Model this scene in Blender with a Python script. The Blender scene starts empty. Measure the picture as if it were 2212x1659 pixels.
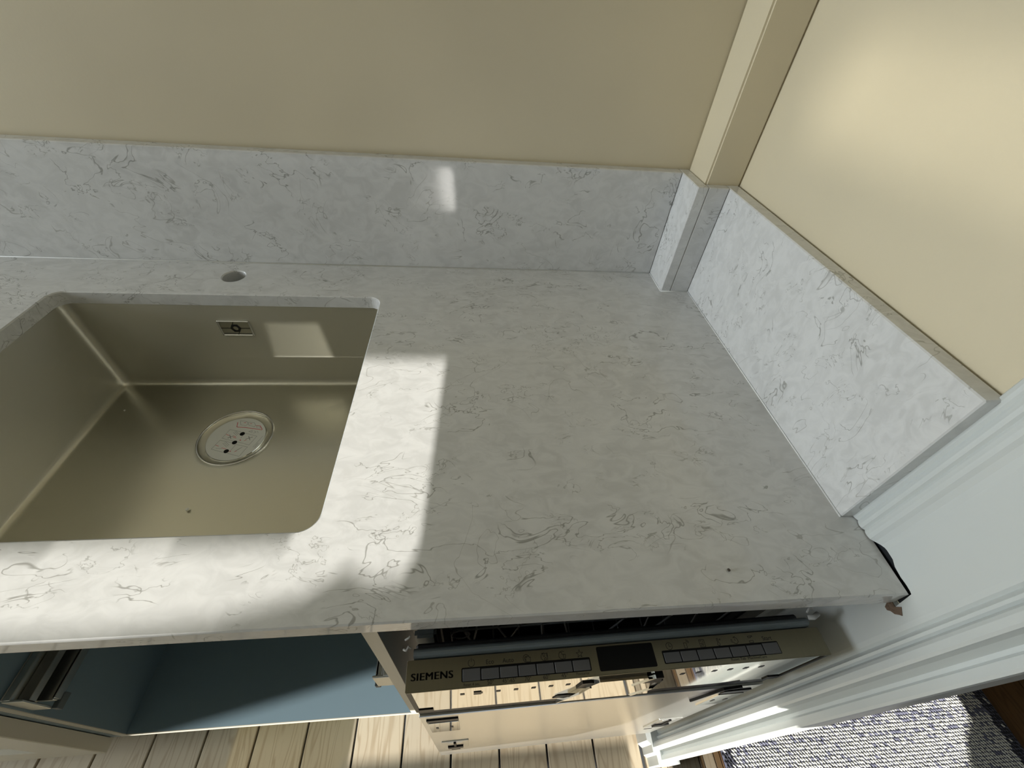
import bpy, bmesh, math, random
from mathutils import Vector, Matrix, Euler
random.seed(7)
S = bpy.context.scene
COL = S.collection
H = 0.88            # worktop height above the floor; helper coordinates have z = 0 at the worktop

# ------------------------------------------------------------------ camera
cam_d = bpy.data.cameras.new('camera')
cam_d.sensor_fit = 'HORIZONTAL'; cam_d.sensor_width = 36.0
cam_d.lens = 898.2329 / 2212 * 36.0
cam_d.clip_start = 0.01
cam = bpy.data.objects.new('camera', cam_d); COL.objects.link(cam)
cam.location = (-0.3494, -0.7150, 0.3974 + H)
cam.rotation_euler = (0.7962, -0.0672, -0.0700)
S.camera = cam

# ------------------------------------------------------------------ light
TS, AS = 0.325, 0.044                  # sun: fall and sideways drift for each metre towards the back wall
w = bpy.data.worlds.new('sky'); S.world = w; w.use_nodes = True
bg = w.node_tree.nodes['Background']
bg.inputs[0].default_value = (0.62, 0.78, 1.0, 1); bg.inputs[1].default_value = 1.2

def light(name, kind, loc, energy, color, direction, **kw):
    d = bpy.data.lights.new(name, kind); d.energy = energy; d.color = color
    for k, v in kw.items(): setattr(d, k, v)
    o = bpy.data.objects.new(name, d); COL.objects.link(o); o.location = loc
    o.rotation_euler = Vector(direction).to_track_quat('-Z', 'Y').to_euler()
    return o
light('sun', 'SUN', (0, -6, 4), 9.0, (1.0, 0.97, 0.91), (AS, 1, -TS), angle=math.radians(0.30))
# daylight entering through the big window in the left wall
light('window_daylight', 'AREA', (-3.57, -0.62, 1.36), 60.0, (0.88, 0.95, 1.0), (1, 0, 0), shape='RECTANGLE', size=1.2, size_y=1.1)
# added spot lamp, source unknown, that throws the bright patch onto the right wall
LAMP = Vector((-6.4, -1.15, 2.30))       # position of the added spot lamp (z above the worktop)
light('wall_patch_spot', 'SPOT', (LAMP.x, LAMP.y, LAMP.z + 0.88), 1100.0, (1.0, 0.96, 0.84), (6.476, 0.75, -1.965), spot_size=math.radians(12), spot_blend=0.1, shadow_soft_size=0.045)
S.cycles.max_bounces = 5; S.cycles.diffuse_bounces = 3; S.cycles.glossy_bounces = 3
S.cycles.use_adaptive_sampling = True; S.cycles.adaptive_threshold = 0.06; S.cycles.adaptive_min_samples = 16; S.cycles.use_denoising = True
S.cycles.sample_clamp_indirect = 8.0; S.cycles.blur_glossy = 1.0

vs = S.view_settings
vs.view_transform = 'Standard'; vs.look = 'None'; vs.gamma = 1.0; vs.use_curve_mapping = False
vs.exposure = 0.0

# ------------------------------------------------------------------ materials
def mat(name, color, rough=0.5, metal=0.0, spec=0.5, **kw):
    m = bpy.data.materials.new(name); m.use_nodes = True
    b = m.node_tree.nodes['Principled BSDF']
    b.inputs['Base Color'].default_value = (*color, 1)
    b.inputs['Roughness'].default_value = rough
    b.inputs['Metallic'].default_value = metal
    b.inputs['Specular IOR Level'].default_value = spec
    for k, v in kw.items(): b.inputs[k].default_value = v
    return m
class NT:
    def __init__(s, m): s.t = m.node_tree; s.b = s.t.nodes['Principled BSDF']
    def n(s, typ, **kw):
        x = s.t.nodes.new(typ)
        for k, v in kw.items():
            if k in x.inputs: x.inputs[k].default_value = v
            else: setattr(x, k, v)
        return x
    def l(s, a, b): s.t.links.new(a, b)
    def coord(s, scale=(1, 1, 1), rot=(0, 0, 0), kind='Object'):
        c = s.n('ShaderNodeTexCoord'); m = s.n('ShaderNodeMapping')
        m.inputs['Scale'].default_value = scale; m.inputs['Rotation'].default_value = rot
        s.l(c.outputs[kind], m.inputs[0]); return m.outputs[0]
    def noise(s, vec, scale, detail=2, rough=0.5, dist=0.0):
        x = s.n('ShaderNodeTexNoise'); x.inputs['Scale'].default_value = scale; x.inputs['Detail'].default_value = detail
        x.inputs['Roughness'].default_value = rough; x.inputs['Distortion'].default_value = dist
        s.l(vec, x.inputs['Vector']); return x.outputs['Fac']
    def math(s, op, a, b=None, clamp=False):
        x = s.n('ShaderNodeMath', operation=op); x.use_clamp = clamp
        for i, v in enumerate((a, b)):
            if v is None: continue
            if isinstance(v, (int, float)): x.inputs[i].default_value = v
            else: s.l(v, x.inputs[i])
        return x.outputs[0]
    def ramp(s, f, lo, hi, a=0.0, b=1.0):
        x = s.n('ShaderNodeMapRange', interpolation_type='SMOOTHSTEP')
        for i, v in ((1, lo), (2, hi), (3, a), (4, b)): x.inputs[i].default_value = v
        s.l(f, x.inputs[0]); return x.outputs[0]
    def mix(s, f, a, b):
        x = s.n('ShaderNodeMix', data_type='RGBA')
        if isinstance(f, (int, float)): x.inputs[0].default_value = f
        else: s.l(f, x.inputs[0])
        for i, v in ((6, a), (7, b)):
            if isinstance(v, tuple): x.inputs[i].default_value = (*v, 1)
            else: s.l(v, x.inputs[i])
        return x.outputs[2]
    def bump(s, f, strength, dist=0.001):
        x = s.n('ShaderNodeBump'); x.inputs['Strength'].default_value = strength; x.inputs['Distance'].default_value = dist
        s.l(f, x.inputs['Height']); s.l(x.outputs[0], s.b.inputs['Normal'])

def quartz(name, rough):
    m = mat(name, (0.7, 0.7, 0.69), rough); N = NT(m)
    v = N.coord()
    vs_ = N.coord(scale=(0.85, 1.45, 1.1), rot=(0.3, 0.2, 0.5))
    cloud = N.noise(vs_, 42, 3, 0.60, 1.0)
    big = N.noise(v, 9, 1, 0.5, 0.8)
    c = N.mix(N.ramp(cloud, 0.32, 0.68), (0.615, 0.615, 0.60), (0.70, 0.70, 0.685))
    c = N.mix(N.math('MULTIPLY', N.ramp(big, 0.45, 0.62), 0.30), c, (0.735, 0.735, 0.72))
    for sc, wdt, lo, hi, amt, col in ((15, 0.013, 0.545, 0.60, 0.72, (0.23, 0.225, 0.20)), (27, 0.016, 0.57, 0.63, 0.60, (0.27, 0.265, 0.24)),
                                      (8, 0.0050, 0.53, 0.58, 0.55, (0.27, 0.26, 0.23))):
        f = N.noise(vs_, sc, 3, 0.55, 1.6)
        line = N.ramp(N.math('ABSOLUTE', N.math('SUBTRACT', f, 0.5)), 0.0, wdt, 1.0, 0.0)
        mask = N.ramp(N.noise(vs_, sc * 0.85, 1, 0.5, 0.0), lo, hi)
        c = N.mix(N.math('MULTIPLY', N.math('MULTIPLY', line, mask), amt), c, col)
    N.l(c, N.b.inputs['Base Color'])
    return m
M = {}
M['quartz'] = quartz('quartz', 0.075)
M['sealant'] = mat('sealant', (0.80, 0.80, 0.78), 0.4)

def paint(name, col, rough=0.5, bumpy=0.12, scale=220):
    m = mat(name, col, rough); N = NT(m); v = N.coord()
    f = N.noise(v, 3.0, 2)
    d = tuple(x * 0.93 for x in col)
    N.l(N.mix(N.ramp(f, 0.35, 0.65), d, col), N.b.inputs['Base Color'])
    N.bump(N.noise(v, scale, 3), bumpy, 0.001)
    return m
M['wall'] = paint('wall_paint', (0.71, 0.625, 0.445), 0.42)
for _k, _c in (('sun_dim_filter', (0.36, 0.36, 0.34, 1)), ('sun_amber_filter', (0.36, 0.33, 0.21, 1))):  # see-through filters, added to dim and tint the sun
    M[_k] = bpy.data.materials.new(_k); M[_k].use_nodes = True
    _g = M[_k].node_tree; _g.nodes.remove(_g.nodes['Principled BSDF']); _tr = _g.nodes.new('ShaderNodeBsdfTransparent'); _tr.inputs[0].default_value = _c
    _g.links.new(_tr.outputs[0], _g.nodes['Material Output'].inputs['Surface'])
M['wall_dimmed'] = paint('dimmed_wall_paint', (0.20, 0.19, 0.15), 0.5)  # front wall made dark in place of shade from an unseen person
M['ceiling'] = paint('ceiling_paint', (0.45, 0.43, 0.36), 0.8)
M['white'] = paint('gloss_trim_paint', (0.66, 0.69, 0.67), 0.34, 0.25, 60)
M['bare'] = paint('bare_plaster', (0.17, 0.115, 0.08), 0.9, 0.8, 90)

def steel(name, col, rough, scale=(3, 3, 900), aniso=0.0, var=0.06):
    m = mat(name, col, rough, 1.0); N = NT(m); v = N.coord(scale=scale)
    f = N.noise(v, 2.0, 3)
    N.l(N.ramp(f, 0.3, 0.7, rough - var, rough + var), N.b.inputs['Roughness'])
    N.b.inputs['Anisotropic'].default_value = aniso
    return m
M['sink'] = mat('sink_steel', (0.72, 0.70, 0.60), 0.29, 1.0)
M['sink_wall'] = mat('sink_wall_steel', (0.76, 0.74, 0.65), 0.50, 1.0, Anisotropic=0.88)      # brushed sideways: highlights stretch up and down
_n = NT(M['sink_wall']); _t = _n.n('ShaderNodeCombineXYZ'); _t.inputs[2].default_value = 1.0; _n.l(_t.outputs[0], _n.b.inputs['Tangent'])
M['chrome'] = mat('chrome', (0.80, 0.80, 0.78), 0.10, 1.0)
M['door_steel'] = steel('door_steel', (0.78, 0.77, 0.73), 0.30, (1.5, 1.5, 3), 0.0, 0.01)
M['fascia_steel'] = steel('fascia_steel', (0.86, 0.84, 0.78), 0.06, (1.5, 1.5, 3), 0.0, 0.005)
M['control_steel'] = steel('control_steel', (0.22, 0.20, 0.14), 0.40, (300, 6, 6), 0.0, 0.05)
M['zinc'] = steel('zinc_runner', (0.62, 0.62, 0.58), 0.35, (8, 8, 8), 0.0, 0.05)
M['button'] = mat('button_plastic', (0.12, 0.12, 0.125), 0.35)
M['black'] = mat('black_plastic', (0.006, 0.006, 0.006), 0.4, 0, 0.15)
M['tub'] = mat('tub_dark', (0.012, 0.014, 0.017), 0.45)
M['rubber'] = mat('grey_plastic', (0.09, 0.11, 0.115), 0.5)
M['tube'] = mat('blue_grey_plastic', (0.15, 0.18, 0.195), 0.40)
M['pale'] = mat('pale_blue_plastic', (0.35, 0.45, 0.58), 0.4)
M['wire'] = mat('rack_wire', (0.20, 0.21, 0.22), 0.4)
M['print'] = mat('black_print', (0.010, 0.009, 0.007), 0.6)
M['seal'] = mat('seal_rubber', (0.45, 0.45, 0.43), 0.6)
M['sticker'] = mat('sticker_paper', (0.80, 0.81, 0.78), 0.5)
M['red_ink'] = mat('red_ink', (0.72, 0.17, 0.20), 0.6)
M['grey_ink'] = mat('grey_ink', (0.36, 0.37, 0.36), 0.6)
M['carcass'] = mat('grey_blue_laminate', (0.17, 0.24, 0.28), 0.32)
M['carcass_edge'] = mat('cream_edging', (0.52, 0.49, 0.41), 0.4)
M['cream'] = paint('cream_door_paint', (0.58, 0.545, 0.445), 0.4, 0.05)
M['crumb'] = mat('crumb', (0.86, 0.85, 0.80), 0.6)
M['crumb_dark'] = mat('dark_crumb', (0.06, 0.05, 0.035), 0.7)
M['joint'] = mat('dark_joint', (0.085, 0.092, 0.10), 0.8)

def pine(name, base, dark, rough=0.42):
    m = mat(name, base, rough); N = NT(m)
    oi = N.n('ShaderNodeObjectInfo')
    v = N.coord(scale=(1, 0.10, 1))
    sh = N.n('ShaderNodeVectorMath', operation='ADD')
    cmb = N.n('ShaderNodeCombineXYZ')
    N.l(N.math('MULTIPLY', oi.outputs['Random'], 9.0), cmb.inputs[0]); N.l(N.math('MULTIPLY', oi.outputs['Random'], 23.0), cmb.inputs[1])
    N.l(v, sh.inputs[0]); N.l(cmb.outputs[0], sh.inputs[1]); v = sh.outputs[0]
    f = N.noise(v, 24, 2, 0.4, 0.5)
    ring = N.math('ABSOLUTE', N.math('SUBTRACT', N.math('FRACT', N.math('MULTIPLY', f, 11.0)), 0.5))
    fine = N.noise(v, 160, 3)
    g = N.math('MULTIPLY', N.ramp(ring, 0.25, 0.5), 0.62)
    c = N.mix(g, base, dark)
    c = N.mix(N.math('MULTIPLY', N.ramp(fine, 0.5, 0.75), 0.22), c, dark)
    tint = N.mix(oi.outputs['Random'], (0.86, 0.84, 0.80), (1.0, 0.95, 0.86))
    mx = N.n('ShaderNodeMix', data_type='RGBA', blend_type='MULTIPLY'); mx.inputs[0].default_value = 1
    N.l(c, mx.inputs[6]); N.l(tint, mx.inputs[7])
    vor = N.n('ShaderNodeTexVoronoi'); vor.inputs['Scale'].default_value = 4.0
    vk = N.coord(scale=(1.6, 1.0, 1.0)); s2 = N.n('ShaderNodeVectorMath', operation='ADD'); N.l(vk, s2.inputs[0]); N.l(cmb.outputs[0], s2.inputs[1])
    N.l(s2.outputs[0], vor.inputs['Vector'])
    knot = N.ramp(vor.outputs['Distance'], 0.030, 0.050, 1.0, 0.0)
    N.l(N.mix(N.math('MULTIPLY', knot, 0.8), mx.outputs[2], (0.19, 0.145, 0.10)), N.b.inputs['Base Color'])
    return m
M['pine'] = pine('pine_board', (0.72, 0.63, 0.49), (0.50, 0.39, 0.265))
M['oak'] = pine('brown_board', (0.22, 0.115, 0.045), (0.13, 0.06, 0.02), 0.35)
M['sill_wood'] = pine('threshold_board', (0.36, 0.31, 0.24), (0.24, 0.19, 0.13))
M['sill_brown'] = mat('brown_strip', (0.17, 0.105, 0.05), 0.5)
M['yarn_cream'] = mat('cream_yarn', (0.84, 0.83, 0.74), 0.95, 0, 0.1)
M['yarn_blue'] = mat('blue_yarn', (0.22, 0.225, 0.30), 0.95, 0, 0.1)
M['yarn_dark'] = mat('dark_yarn', (0.035, 0.035, 0.04), 0.95, 0, 0.1)

# ------------------------------------------------------------------ mesh helpers (z = 0 at the worktop)
def link(name, me, m, parent=None, smooth=False):
    o = bpy.data.objects.new(name, me); COL.objects.link(o)
    if m is not None:
        for mm in (m if isinstance(m, (list, tuple)) else [m]): me.materials.append(mm)
    if smooth:
        for p in me.polygons: p.use_smooth = True
    if parent is not None:
        o.parent = parent; o.matrix_parent_inverse = Matrix.Translation(-Vector(parent.location))
    return o
def mesh(name, bm, m, parent=None, smooth=False, lift=True):
    if lift: bmesh.ops.translate(bm, verts=bm.verts, vec=(0, 0, H))
    bmesh.ops.recalc_face_normals(bm, faces=bm.faces)
    me = bpy.data.meshes.new(name); bm.to_mesh(me); bm.free()
    return link(name, me, m, parent, smooth)
def tag(o, label=None, cat=None, group=None, kind=None):
    if label: o['label'] = label
    if cat: o['category'] = cat
    if group: o['group'] = group
    if kind: o['kind'] = kind
    return o
def thing(name, loc, label, cat, group=None):
    o = bpy.data.objects.new(name, None); COL.objects.link(o); o.location = (loc[0], loc[1], loc[2] + H)
    o.empty_display_size = 0.05
    return tag(o, label, cat, group)
def bbox(bm, x0, x1, y0, y1, z0, z1, bev=0.0, seg=2):
    r = bmesh.ops.create_cube(bm, size=1.0)
    vs_ = r['verts']
    for v in vs_:
        v.co = Vector((x0 + (v.co.x + .5) * (x1 - x0), y0 + (v.co.y + .5) * (y1 - y0), z0 + (v.co.z + .5) * (z1 - z0)))
    if bev > 0:
        es = list({e for v in vs_ for e in v.link_edges})
        bmesh.ops.bevel(bm, geom=es, offset=bev, segments=seg, affect='EDGES', clamp_overlap=True)
def box(name, x0, x1, y0, y1, z0, z1, m, parent=None, bev=0.0, seg=2):
    bm = bmesh.new(); bbox(bm, x0, x1, y0, y1, z0, z1, bev, seg)
    return mesh(name, bm, m, parent)
def rrect(x0, x1, y0, y1, r, n=8):
    pts = []
    for cx, cy, a0 in ((x1 - r, y1 - r, 0), (x0 + r, y1 - r, 90), (x0 + r, y0 + r, 180), (x1 - r, y0 + r, 270)):
        for k in range(n + 1):
            a = math.radians(a0 + 90 * k / n); pts.append((cx + r * math.cos(a), cy + r * math.sin(a)))
    return pts
def circle(cx, cy, r, n=40): return [(cx + r * math.cos(2 * math.pi * k / n), cy + r * math.sin(2 * math.pi * k / n)) for k in range(n)]
def offset(poly, d):
    a = sum(poly[i][0] * poly[(i + 1) % len(poly)][1] - poly[(i + 1) % len(poly)][0] * poly[i][1] for i in range(len(poly)))
    s = 1 if a > 0 else -1
    out = []
    for i, p in enumerate(poly):
        a_, b_ = Vector(poly[i - 1]), Vector(poly[(i + 1) % len(poly)]); p = Vector(p)
        e1 = (p - a_).normalized(); e2 = (b_ - p).normalized()
        n1 = Vector((e1.y, -e1.x)) * s; n2 = Vector((e2.y, -e2.x)) * s
        n = (n1 + n2).normalized(); k = max(0.3, n.dot(n1))
        out.append(tuple(p + n * (d / k)))
    return out
def slab_bm(outer, holes, t0, t1, bev=0.0, place=lambda u, v, t: (u, v, t)):
    """prism over a polygon with holes, top arris eased by bev on the t1 side"""
    bm = bmesh.new()
    def fill(loops, t):
        es = []; vv = []
        for lp in loops:
            vs_ = [bm.verts.new((u, v, t)) for u, v in lp]; vv.append(vs_)
            es += [bm.edges.new((vs_[i], vs_[(i + 1) % len(vs_)])) for i in range(len(vs_))]
        bmesh.ops.triangle_fill(bm, use_beauty=True, use_dissolve=False, edges=es)
        return vv
    loops = [outer] + list(holes)
    if bev > 0:
        top = fill([offset(outer, -bev)] + [offset(h, bev) for h in holes], t1)
        mid = [[bm.verts.new((u, v, t1 - bev)) for u, v in lp] for lp in loops]
        rings = [top, mid]
    else: rings = [fill(loops, t1)]
    rings.append(fill(loops, t0))
    for a, b in zip(rings, rings[1:]):
        for la, lb in zip(a, b):
            n = len(la)
            for i in range(n): bm.faces.new((la[i], la[(i + 1) % n], lb[(i + 1) % n], lb[i]))
    for v in bm.verts: v.co = Vector(place(*v.co))
    return bm
def tube_bm(bm, pts, r, n=8, closed=False):
    pts = [Vector(p) for p in pts]; rings = []
    N_ = len(pts)
    up = None
    for i, p in enumerate(pts):
        if closed: d = pts[(i + 1) % N_] - pts[i - 1]
        else: d = pts[min(i + 1, N_ - 1)] - pts[max(i - 1, 0)]
        d.normalize()
        if up is None: up = d.orthogonal().normalized()
        up = (up - d * up.dot(d)).normalized(); sd = d.cross(up)
        rings.append([bm.verts.new(p + up * (r * math.cos(2 * math.pi * k / n)) + sd * (r * math.sin(2 * math.pi * k / n))) for k in range(n)])
    pairs = list(zip(rings, rings[1:])) + ([(rings[-1], rings[0])] if closed else [])
    for a, b in pairs:
        for k in range(n): bm.faces.new((a[k], a[(k + 1) % n], b[(k + 1) % n], b[k]))
    if not closed: bm.faces.new(rings[0]); bm.faces.new(rings[-1])
def profile_bm(prof, z0, z1, closed=True, bottom=None):
    """extrude a closed (y, x) outline upwards; bottom(y) may raise the lower end"""
    bm = bmesh.new()
    lo = [bm.verts.new((x, y, bottom(y) if bottom else z0)) for y, x in prof]
    hi = [bm.verts.new((x, y, z1)) for y, x in prof]
    n = len(prof)
    for i in range(n): bm.faces.new((lo[i], lo[(i + 1) % n], hi[(i + 1) % n], hi[i]))
    for ring in (lo, hi):
        es = [bm.edges.get((ring[i], ring[(i + 1) % n])) for i in range(n)]
        bmesh.ops.triangle_fill(bm, use_beauty=True, edges=es)
    return bm
def ribbon_bm(bm, pts, wdt, z, closed=False, place=lambda u, v, t: (u, v, t), th=0.00012):
    pts = [Vector(p) for p in pts]
    if closed: pts = pts + [pts[0]]
    for a, b in zip(pts, pts[1:]):
        d = (b - a)
        if d.length < 1e-7: continue
        d.normalize(); n = Vector((-d.y, d.x)) * wdt / 2; e = d * wdt * 0.4
        q = [a - e + n, a - e - n, b + e - n, b + e + n]
        lo = [bm.verts.new(place(p.x, p.y, z)) for p in q]; hi = [bm.verts.new(place(p.x, p.y, z + th)) for p in q]
        bm.faces.new(hi); bm.faces.new(lo[::-1])
        for i in range(4): bm.faces.new((lo[i], lo[(i + 1) % 4], hi[(i + 1) % 4], hi[i]))
def text(name, body, x, y, z, size, m, parent, bold=0.0, width=None, align='CENTER'):
    c = bpy.data.curves.new(name, 'FONT'); c.body = body; c.size = size; c.align_x = align; c.align_y = 'CENTER'
    c.extrude = 0.00006; c.space_character = 1.1 if bold else 1.0
    t = bpy.data.objects.new(name, c); COL.objects.link(t)
    bpy.context.view_layer.update()
    me = bpy.data.meshes.new_from_object(t.evaluated_get(bpy.context.evaluated_depsgraph_get()))
    bpy.data.objects.remove(t); bpy.data.curves.remove(c)
    xs = [v.co.x for v in me.vertices]; k = width / (max(xs) - min(xs)) if width else 1.0
    me.transform(Matrix.Translation((x, y, z + H)) @ Matrix.Diagonal((k, 1, 1, 1)))
    if bold:                                  # heavier strokes: three copies a hair apart
        b2 = bmesh.new()
        for dx in (-bold, 0.0, bold):
            b2.from_mesh(me); bmesh.ops.translate(b2, verts=b2.verts[-len(me.vertices):], vec=(dx, 0, 0))
        b2.to_mesh(me); b2.free()
    me.materials.clear(); me.name = name
    return link(name, me, m, parent)

# ------------------------------------------------------------------ the room shell
YB, XR, YF, XL = 0.020, 0.076, -2.40, -3.60       # back wall, right wall, front wall, left wall
ZF, ZT = -H, 1.72
XN, YN = 2.6, 1.2                                 # next room beyond the doorway
def struct(o): return tag(o, kind='structure')
struct(box('wall_back', XL - .12, 0.20, YB, YB + .12, ZF, ZT, M['wall']))
DOOR0, DOOR1, DOORH = -0.645, -1.50, 1.15
bm = slab_bm([(YB + .12, ZF), (YB + .12, ZT), (YF - .1, ZT), (YF - .1, ZF), (DOOR1, ZF), (DOOR1, DOORH), (DOOR0, DOORH), (DOOR0, ZF)], [], XR, XR + 0.024,
             place=lambda u, v, t: (t, u, v))
struct(mesh('wall_right', bm, M['wall']))
struct(box('ceiling', XL - .12, XN + .12, YF - .1, YN + .1, ZT, ZT + .08, M['ceiling']))
# left wall with a big window and a slot added to shape the spot lamp's patch
patch_hole = []
for py, pz in ((-0.125, 0.375), (-0.148, 0.296), (-0.40, 0.322), (-0.62, 0.330), (-0.62, 0.378)):
    k = (XL - LAMP.x) / (XR - LAMP.x); patch_hole.append((LAMP.y + (py - LAMP.y) * k, LAMP.z + (pz - LAMP.z) * k))
bm = slab_bm([(YF - .1, ZF), (YB, ZF), (YB, ZT), (YF - .1, ZT)], [[(-1.22, -0.07), (-0.02, -0.07), (-0.02, 1.03), (-1.22, 1.03)], patch_hole], XL - .02, XL, place=lambda u, v, t: (t, u, v))
struct(mesh('wall_left', bm, M['wall']))
# front wall: unseen openings, outlines made up to shape the sun patches
hole_top = [(-1.85, 0.587), (-0.72, 0.587), (-0.64, 0.589), (-0.575, 0.594), (-0.545, 0.601), (-0.52, 0.597), (-0.495, 0.597), (-0.482, 0.606), (-0.480, 0.705), (-0.600, 0.705), (-0.606, 0.618), (-0.710, 0.618), (-0.718, 0.700), (-0.806, 0.700), (-0.814, 0.618), (-1.85, 0.618)]
hole_low = [(-1.12, -0.165), (-0.97, -0.19), (-0.96, -0.50), (0.05, -0.50), (0.05, 0.31), (-0.13, 0.31), (-0.16, 0.05), (-0.24, -0.06), (-0.50, -0.098), (-0.62, -0.106), (-0.85, -0.122), (-1.12, -0.140)]
hole_next = [(0.11, -0.55), (0.66, -0.55), (0.67, -0.338), (0.76, -0.328), (0.80, -0.310), (0.84, -0.300), (0.845, -0.255), (0.11, -0.255)]
bm = slab_bm([(XL - .1, ZF - .06), (XN, ZF - .06), (XN, ZT), (XL - .1, ZT)], [hole_top, hole_low, hole_next], YF - .03, YF, place=lambda u, v, t: (u, t, v))
struct(mesh('wall_front', bm, M['wall_dimmed']))
bm = bmesh.new(); bbox(bm, -0.72, -0.06, YF - .028, YF - .008, -0.318, -0.300)
bb = mesh('shadow_bar', bm, M['white']); bb.rotation_euler = (0, 0, 0); struct(bb)  # unseen bar added to cast the shadow band on the floor
# filter added to weaken the sun on the bowl's back wall
dp = box('sun_filter_sink', -0.83, -0.70, YF - .024, YF - .020, 0.6185, 0.712, M['sun_dim_filter']); struct(dp)
struct(box('sun_filter_floor', -0.985, -0.705, YF - .024, YF - .020, -0.52, -0.192, M['sun_amber_filter']))  # added filter: weakens and yellows the sun on the floor boards
struct(box('wall_hall', XR, XN, YN, YN + .08, ZF - .06, ZT, M['wall']))
struct(box('wall_side', XR, XR + .024, YB + .1205, YN - .0005, ZF - .06, ZT, M['wall']))
struct(box('wall_far', XN, XN + .08, YF - .1, YN + .08, ZF - .06, ZT, M['wall']))

# floor of separate boards over a dark base
fl = struct(box('floor', XL, 0.052, YF, YB, ZF - .05, ZF - .012, M['joint']))
plank = bmesh.new(); bbox(plank, 0.0026, 0.1107 - 0.0018, YF, YB, -0.012, 0.0, 0.0012, 1)
me = bpy.data.meshes.new('plank'); plank.to_mesh(me); plank.free(); me.materials.append(M['pine'])
edges = [-0.0655 - 0.1107 * k for k in range(-1, 32)]
for k, x1 in enumerate(edges):
    o = bpy.data.objects.new('plank', me); COL.objects.link(o); o.parent = fl
    o.location = (x1 - 0.1107, 0, 0)
# next room: darker boards, threshold strips
fh = struct(box('floor_hall', 0.052, XN, YF, YN, ZF - .05, ZF - .012, M['joint']))
for x0, x1, m in ((0.0525, 0.068, 'pine'), (0.071, 0.084, 'sill_wood'), (0.086, 0.099, 'pine'), (0.101, 0.179, 'sill_wood'), (0.181, 0.190, 'sill_brown'), (0.192, 0.217, 'sill_wood'), (0.219, 0.232, 'sill_brown')):
    box('threshold_strip', x0, x1, YF, YN, ZF - .012, ZF + (0.002 if x0 < .1 else 0.0), M[m], fh, 0.001, 1)
x = 0.234
while x < XN - .15:
    box('plank', x, x + 0.148, YF, YN, ZF - .012, ZF, M['oak'], fh, 0.001, 1); x += 0.1505

# boxed-in corner
bm = bmesh.new(); bbox(bm, 0.0185, XR, -0.050, YB, -0.02, ZT, 0.003, 2)
struct(mesh('trim_1', bm, M['wall']))

# door casing, let into the worktop: upper length, lower length, plinth block
ca = bpy.data.objects.new('trim_2', None); COL.objects.link(ca); ca.location = (0.07, -0.59, 0); struct(ca)
prof = [(-0.5125, 0.078), (-0.5130, 0.0715), (-0.5150, 0.0682), (-0.5185, 0.0668), (-0.5215, 0.0675), (-0.5240, 0.0690), (-0.5262, 0.0675), (-0.5295, 0.0662), (-0.5330, 0.0668), (-0.5352, 0.0688),
        (-0.5375, 0.0672), (-0.5415, 0.0662), (-0.5455, 0.0668), (-0.5490, 0.0690), (-0.5540, 0.0708), (-0.5600, 0.0714), (-0.5750, 0.0712), (-0.6000, 0.0706), (-0.6180, 0.0700), (-0.6225, 0.0705),
        (-0.6250, 0.0730), (-0.6270, 0.0700), (-0.6295, 0.0660), (-0.6320, 0.0668), (-0.6340, 0.0690), (-0.6355, 0.0640), (-0.6380, 0.0570), (-0.6410, 0.0545), (-0.6470, 0.0530), (-0.6495, 0.0545),
        (-0.6515, 0.0640), (-0.6560, 0.0720), (-0.6595, 0.0715), (-0.6620, 0.0665), (-0.6690, 0.0650), (-0.6715, 0.0660), (-0.6722, 0.0700), (-0.6722, 0.1000), (-0.645, 0.1000), (-0.645, 0.078)]
def cut(y):                                           # ragged saw cut just above the stone
    pts = [(-0.700, -0.0245), (-0.6012, -0.0240), (-0.6003, 0.0004), (-0.599, 0.0012), (-0.592, 0.0020), (-0.585, 0.0016), (-0.575, 0.0030), (-0.569, 0.0062), (-0.558, 0.0070), (-0.551, 0.0040), (-0.547, 0.0018), (-0.53, 0.0010), (-0.50, 0.0008)]
    for (a, va), (b, vb) in zip(pts, pts[1:]):
        if a <= y <= b: return va + (vb - va) * (y - a) / (b - a)
    return 0.001
# finer points along the flat so that the ragged edge shows
def dense(pr, step=0.0025):
    out = []
    for (a, xa), (b, xb) in zip(pr, pr[1:] + pr[:1]):
        n = max(1, int(abs(b - a) / step))
        out += [(a + (b - a) * k / n, xa + (xb - xa) * k / n) for k in range(n)]
    return out
# the part of the casing beyond the worktop's front edge runs straight down; the part over the worktop stops at it
i_split = min(range(len(prof)), key=lambda i: abs(prof[i][0] + 0.6055) if i < 20 else 9)
up_prof = [p for p in prof[:18] ] + [(-0.6065, 0.0704), (-0.6065, 0.078)]
mesh('casing_upper', profile_bm(dense(up_prof), 0, DOORH + .05, bottom=cut), M['white'], ca)
lo_prof = [(-0.5125, 0.078)] + prof[:18] + [(-0.6065, 0.0704), (-0.6065, 0.078)]
mesh('casing_lower', profile_bm(lo_prof[1:], ZF, -0.0235), M['white'], ca)
rt_prof = [(-0.6065, 0.078), (-0.6065, 0.0704)] + prof[18:]
mesh('casing_moulding', profile_bm(rt_prof, ZF, DOORH + .05), M['white'], ca)
bl = [(y, (x - 0.004) if x < .0779 else x) for y, x in prof[:-3]]
pb = [(-0.598, 0.079), (-0.598, 0.046), (-0.601, 0.042), (-0.634, 0.042), (-0.638, 0.046), (-0.642, 0.050), (-0.655, 0.050), (-0.660, 0.056), (-0.676, 0.056), (-0.678, 0.060), (-0.678, 0.104), (-0.60, 0.104)]
mesh('plinth_block', profile_bm(pb, ZF, ZF + 0.075), M['white'], ca)
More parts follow.
